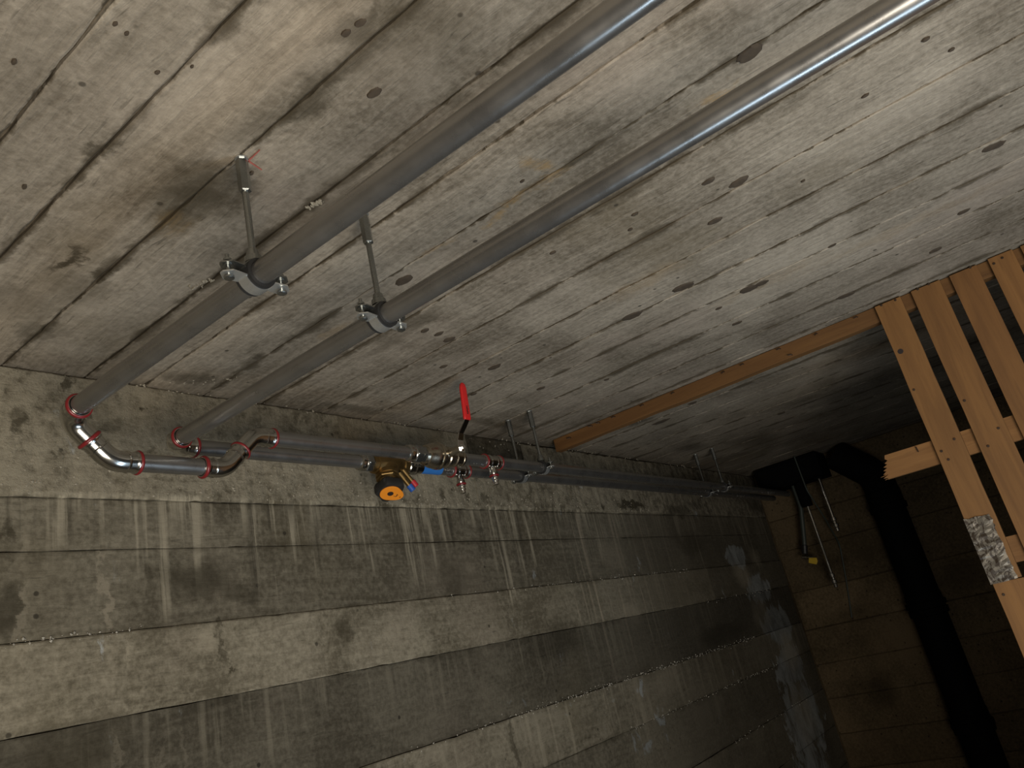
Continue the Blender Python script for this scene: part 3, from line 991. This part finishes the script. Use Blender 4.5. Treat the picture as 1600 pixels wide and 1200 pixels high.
G = 'threaded-rod pipe hangers'
h1 = hanger_parts(thing('pipe_hanger', 'hanger nearest the camera, holding the overhead pipe beside red ceiling marks', 'hanger', (X1, 1.000, ZP), G), .070)
dup(h1, (X2, 1.008, ZP), 0, 'hanger holding the second overhead pipe, just left of an oval ceiling knot').name = 'pipe_hanger.001'
h2 = hanger_parts(thing('pipe_hanger', 'hanger on the front wall pipe just right of the brass valves', 'hanger', (2.735, YF, ZP), G), .057)
h2.rotation_euler = (0, 0, math.pi / 2)
dup(h2, (2.735, YB, ZP), math.pi / 2, 'hanger on the rear wall pipe below the notch in the wall')
dup(h2, (4.80, YF, ZP), math.pi / 2, 'small dim hanger on the front wall pipe near the far corner')
dup(h2, (4.80, YB, ZP), math.pi / 2, 'small dim hanger on the rear wall pipe near the far corner')

# ------------------------------------------------------------------ slatted partition
XP0, XP1, XB1 = 3.240, 3.264, 3.312
part = thing('slatted_partition', 'orange pine slat partition with a long batten under the ceiling', 'partition', (3.265, .34, -1.5))


def board(mb_or, mat, name, tint):
    o = obj(name, mb_or, mat, part, bevel=.0015)
    o.color = (*tint, 1)
    return o


mb = MB()
n = 24
vs = []
for i in range(n + 1):
    y = 1.955 - (1.955 + 1.45) * i / n
    zb = .932 + random.uniform(-.0025, .0025)
    vs += [(XP1, y, zb), (XP1, y, .9962), (XB1, y, .9962), (XB1, y, zb + random.uniform(-.002, .002))]
fs = [(i * 4 + k, i * 4 + (k + 1) % 4, i * 4 + 4 + (k + 1) % 4, i * 4 + 4 + k) for i in range(n) for k in range(4)] + [(0, 1, 2, 3), tuple(n * 4 + k for k in (3, 2, 1, 0))]
mb.add(vs, fs)
board(mb, M['rail'], 'batten', (.66, .63, .54))
planks = [(.243, .341, .990), (.097, .203, .992), (-.034, .064, .991), (-.155, -.072, .994), (-.285, -.180, .992)]
y = -.315
while y > -1.4:
    planks.append((y - .1, y, .99 + random.uniform(-.004, .003)))
    y -= .137
ptint = [(1, 1, 1), (.92, .9, .86), (.86, .82, .76), (1.02, 1.0, .98)]


def plank(y0, y1, z0, z1, tint, ragged=False):
    mb = MB()
    n = 10
    vs = []
    for i in range(n + 1):
        z = z0 + (z1 - z0) * i / n
        a, b = y0 + random.uniform(-.0012, .0012), y1 + random.uniform(-.0012, .0012)
        vs += [(XP0, a, z), (XP0, b, z), (XP1 - .0003, b, z), (XP1 - .0003, a, z)]
    fs = [(i * 4 + k, i * 4 + (k + 1) % 4, i * 4 + 4 + (k + 1) % 4, i * 4 + 4 + k) for i in range(n) for k in range(4)] + [(0, 1, 2, 3), tuple(n * 4 + k for k in (3, 2, 1, 0))]
    mb.add(vs, fs)
    return board(mb, M['plank'], 'plank', tint)


plank(.243, .341, -.108, .990, ptint[0])
plank(.240, .338, -1.498, -.111, (1.06, 1.04, 1.0))
for k, (a, b, zt) in enumerate(planks[1:]):
    plank(a, b, -1.498, zt, ptint[(k + 1) % 4])
# cross rails behind the planks; the upper one snapped off at its free end
zr0, zr1 = .336, .426
edge = [(.515, zr1), (.520, .412), (.512, .404), (.526, .396), (.518, .390), (.535, .383), (.523, .378), (.540, .370), (.530, .366), (.545, .357), (.528, .352), (.549, .343), (.532, .340), (.537, zr0)]
poly = [(-1.45, zr0), (-1.45, zr1)] + edge
mb = MB().prism(poly, (XP1, 0, 0), (0, 1, 0), (0, 0, 1), (.026, 0, 0))
o = obj('rail', mb, M['rail'], part)
o.color = (1.05, 1.03, 1.0, 1)
tag(o, 'snapped splintered rail')
for dy, z, ln in ((.53, .352, .030), (.522, .375, .014), (.53, .338, .018)):
    sp = MB().prism([(dy - .012, z), (dy + ln, z - .002), (dy - .012, z + .006)], (XP1 + .006, 0, 0), (0, 1, 0), (0, 0, 1), (.005, 0, 0))
    q = obj('splinter', sp, M['rail'], o)
    q.color = (1.4, 1.4, 1.5, 1)
mb = MB().prism([(-1.45, -.062), (-1.45, .028), (.345, .030), (.345, -.060)], (XP1, 0, 0), (0, 1, 0), (0, 0, 1), (.026, 0, 0))
o = obj('rail', mb, M['rail'], part)
o.color = (.9, .87, .8, 1)
# crumpled foil tape around the joint of the outer plank
mb = MB()
prof = [(XP1 - .001, .3425), (XP0 + .012, .3435), (XP0 - .0022, .3435), (XP0 - .003, .325), (XP0 - .003, .305), (XP0 - .003, .285), (XP0 - .003, .268), (XP0 - .001, .258)]
vs = []
nz = 22
for i in range(nz + 1):
    z = -.112 + .232 * i / nz
    for k, (x, yy) in enumerate(prof):
        vs.append((x - random.uniform(0, .003) * (1 < k < 7), yy + random.uniform(-.001, .002) * (k < 2) + (random.uniform(-.003, .003) if k == 7 else 0), z + random.uniform(-.003, .003)))
k_ = len(prof)
fs = [(i * k_ + k, i * k_ + k + 1, i * k_ + k_ + k + 1, i * k_ + k_ + k) for i in range(nz) for k in range(k_ - 1)]
mb.add(vs, fs)
tag(obj('foil_patch', mb, M['foil'], part), 'crumpled silver foil patch wrapped around the plank')
# nails and a drilled knot hole
nails = [(1377, 477), (1399, 469), (1434, 452), (1451, 444), (1516, 418), (1553, 412), (1566, 403), (1428, 609), (1491, 686), (1471, 705), (1482, 718), (1544, 697), (1560, 669), (1568, 929), (1507, 626)]
for u, v in nails:
    p = on(u, v, 0, XP0)
    obj('nail', MB().lathe((XP0 + .001, p[1], p[2]), (-1, 0, 0), [(0, .0035), (.003, .005), (.004, .004)], 8), M['nail'], part)
p = on(1407, 549, 0, XP0)
obj('plank_hole', MB().lathe((XP0 + .0005, p[1], p[2]), (-1, 0, 0), [(0, .0105), (.0008, .0105)], 18), M['ink'], part)
for u, v in ((1339, 493), (1276, 519), (1219, 544), (1162, 569), (1131, 578), (1052, 609), (1004, 627), (960, 647), (937, 659), (925, 663), (1240, 560), (892, 684)):
    p = on(u, v, 0, XP1)
    a = random.uniform(-.9, .2)
    q = Vector((XP1 + .002, p[1], min(.985, max(.94, p[2]))))
    obj('nail', MB().tube([q, q + Vector((-.012, 0, 0)), q + Vector((-.020, math.cos(a) * .014, math.sin(a) * .010))], .0024, 6), M['nail'], part)
for u, v in ((1433, 702),):
    p = on(u, v, 0, XP1)
    obj('nail', MB().tube([(XP1 + .002, p[1], p[2] + .008), (XP1 - .008, p[1], p[2] + .008), (XP1 - .010, p[1] - .002, p[2] - .012)], .0022, 6), M['nail'], part)

# ------------------------------------------------------------------ black drain pipe on the end wall
XD, YD, RD = 6.25, 1.095, .116
dr = thing('drain_pipe', 'thick black soil pipe running down the dark end wall', 'pipe', (XD, YD, -1.5))
path = fillet([(XD, YD, -1.499), (XD, YD, .70), (XD, YD + .215, .925)], .20, 10)
obj('pipe', MB().tube([path[0], (XD, YD, -.4), (XD, YD, .35), *path[1:]], RD, 32), M['black'], dr, smooth=True)
for z in (-.33, -1.10, .42):
    obj('socket', MB().lathe((XD, YD, z), (0, 0, 1), [(0, RD + .001), (.005, RD + .014), (.045, RD + .016), (.05, RD + .006), (.15, RD + .005), (.155, RD + .001)], 32), M['black'], dr, smooth=True, angle=35)
for z in (-.27, -1.06):
    obj('wall_bracket', MB().box((XD + .10, YD + .08, z), (XE - .002, YD + .155, z + .035)).lathe((XD, YD, z), (0, 0, 1), [(0, RD + .015), (0, RD + .019), (.035, RD + .019), (.035, RD + .015)], 32), M['black'], dr)

# ------------------------------------------------------------------ far corner: black box, drop pipes, hose
bx = thing('junction_box', 'black box under the ceiling at the far end of the pipes', 'box', (6.2, 1.6, .8))
obj('housing', MB().box((6.13, 1.425, .800), (6.40, 1.93, .990)), M['foam'], bx, bevel=.006)
obj('cover', MB().box((6.122, 1.45, .82), (6.129, 1.90, .97)), M['black'], bx, bevel=.002)


def drop_pipe(y, ztop, zs, zbot, label, rt):
    t = thing('drop_pipe', label, 'pipe', (6.15, y, zbot), 'chrome drop pipes at the far end')
    obj('foam_sleeve', MB().tube([(6.15, y, ztop), (6.15, y, zs)], .042, 20), M['foam'], t, smooth=True)
    obj('tube', MB().tube([(6.15, y, zs + .03), (6.15, y, zbot + .10)], rt, 16), M['chrome'], t, smooth=True)
    obj('end_fitting', MB().lathe((6.15, y, zbot + .11), (0, 0, -1), [(0, rt), (.004, rt + .008), (.028, rt + .008), (.032, rt + .001), (.05, rt + .001), (.054, rt + .009), (.075, rt + .009), (.08, rt + .003), (.105, rt + .003), (.11, rt - .003)], 16), M['chrome'], t, smooth=True, angle=35)
    return t


drop_pipe(1.618, .799, .61, -.012, 'longer chrome drop pipe with black sleeve, left of the pair', .011)
drop_pipe(1.468, .799, .785, .372, 'shorter chrome drop pipe, right of the pair, beside the black soil pipe', .012)
hs = thing('hose', 'limp grey-green hose hanging left of the longer chrome drop pipe', 'hose', (6.16, 1.70, .30))
obj('tube', MB().tube(fillet([(6.225, 1.690, .799), (6.225, 1.690, .62), (6.22, 1.73, .45), (6.215, 1.765, .31)], .25, 6), .017, 14), M['hose'], hs, smooth=True)
obj('cuff', MB().lathe((6.216, 1.757, .345), (-.03, .28, -1), [(0, .019), (.004, .023), (.065, .023), (.07, .018)], 16), M['blackpl'], hs, smooth=True, angle=35)
tp = obj('tap', MB().lathe((6.212, 1.805, .262), (0, -1, -.30), [(0, .010), (.003, .014), (.04, .014), (.045, .009), (.085, .009)], 14), M['nickel'], hs, smooth=True, angle=35)
tag(obj('tap_handle', MB().prism([(-.004, -.018), (.050, -.024), (.058, 0), (.050, .024), (-.004, .018)], (6.198, 1.757, .225), (0, -1, -.35), (0, -.35, 1), (.018, 0, 0)), M['yellow'], tp, bevel=.003), 'yellow handle')
cw = [on(1312, 850, 0, XE - .012), on(1322, 905, 0, XE - .012), on(1331, 965, 0, XE - .012)]
cable = MB().tube(fillet([(6.10, 1.575, .995), (6.10, 1.57, .72), (6.22, 1.545, .50), tuple(cw[0]), tuple(cw[1]), tuple(cw[2])], .15, 5), .0055, 10)
tag(obj('cable', cable, M['hose'], None, smooth=True), 'thin grey cable hanging between the two chrome drop pipes', 'cable')
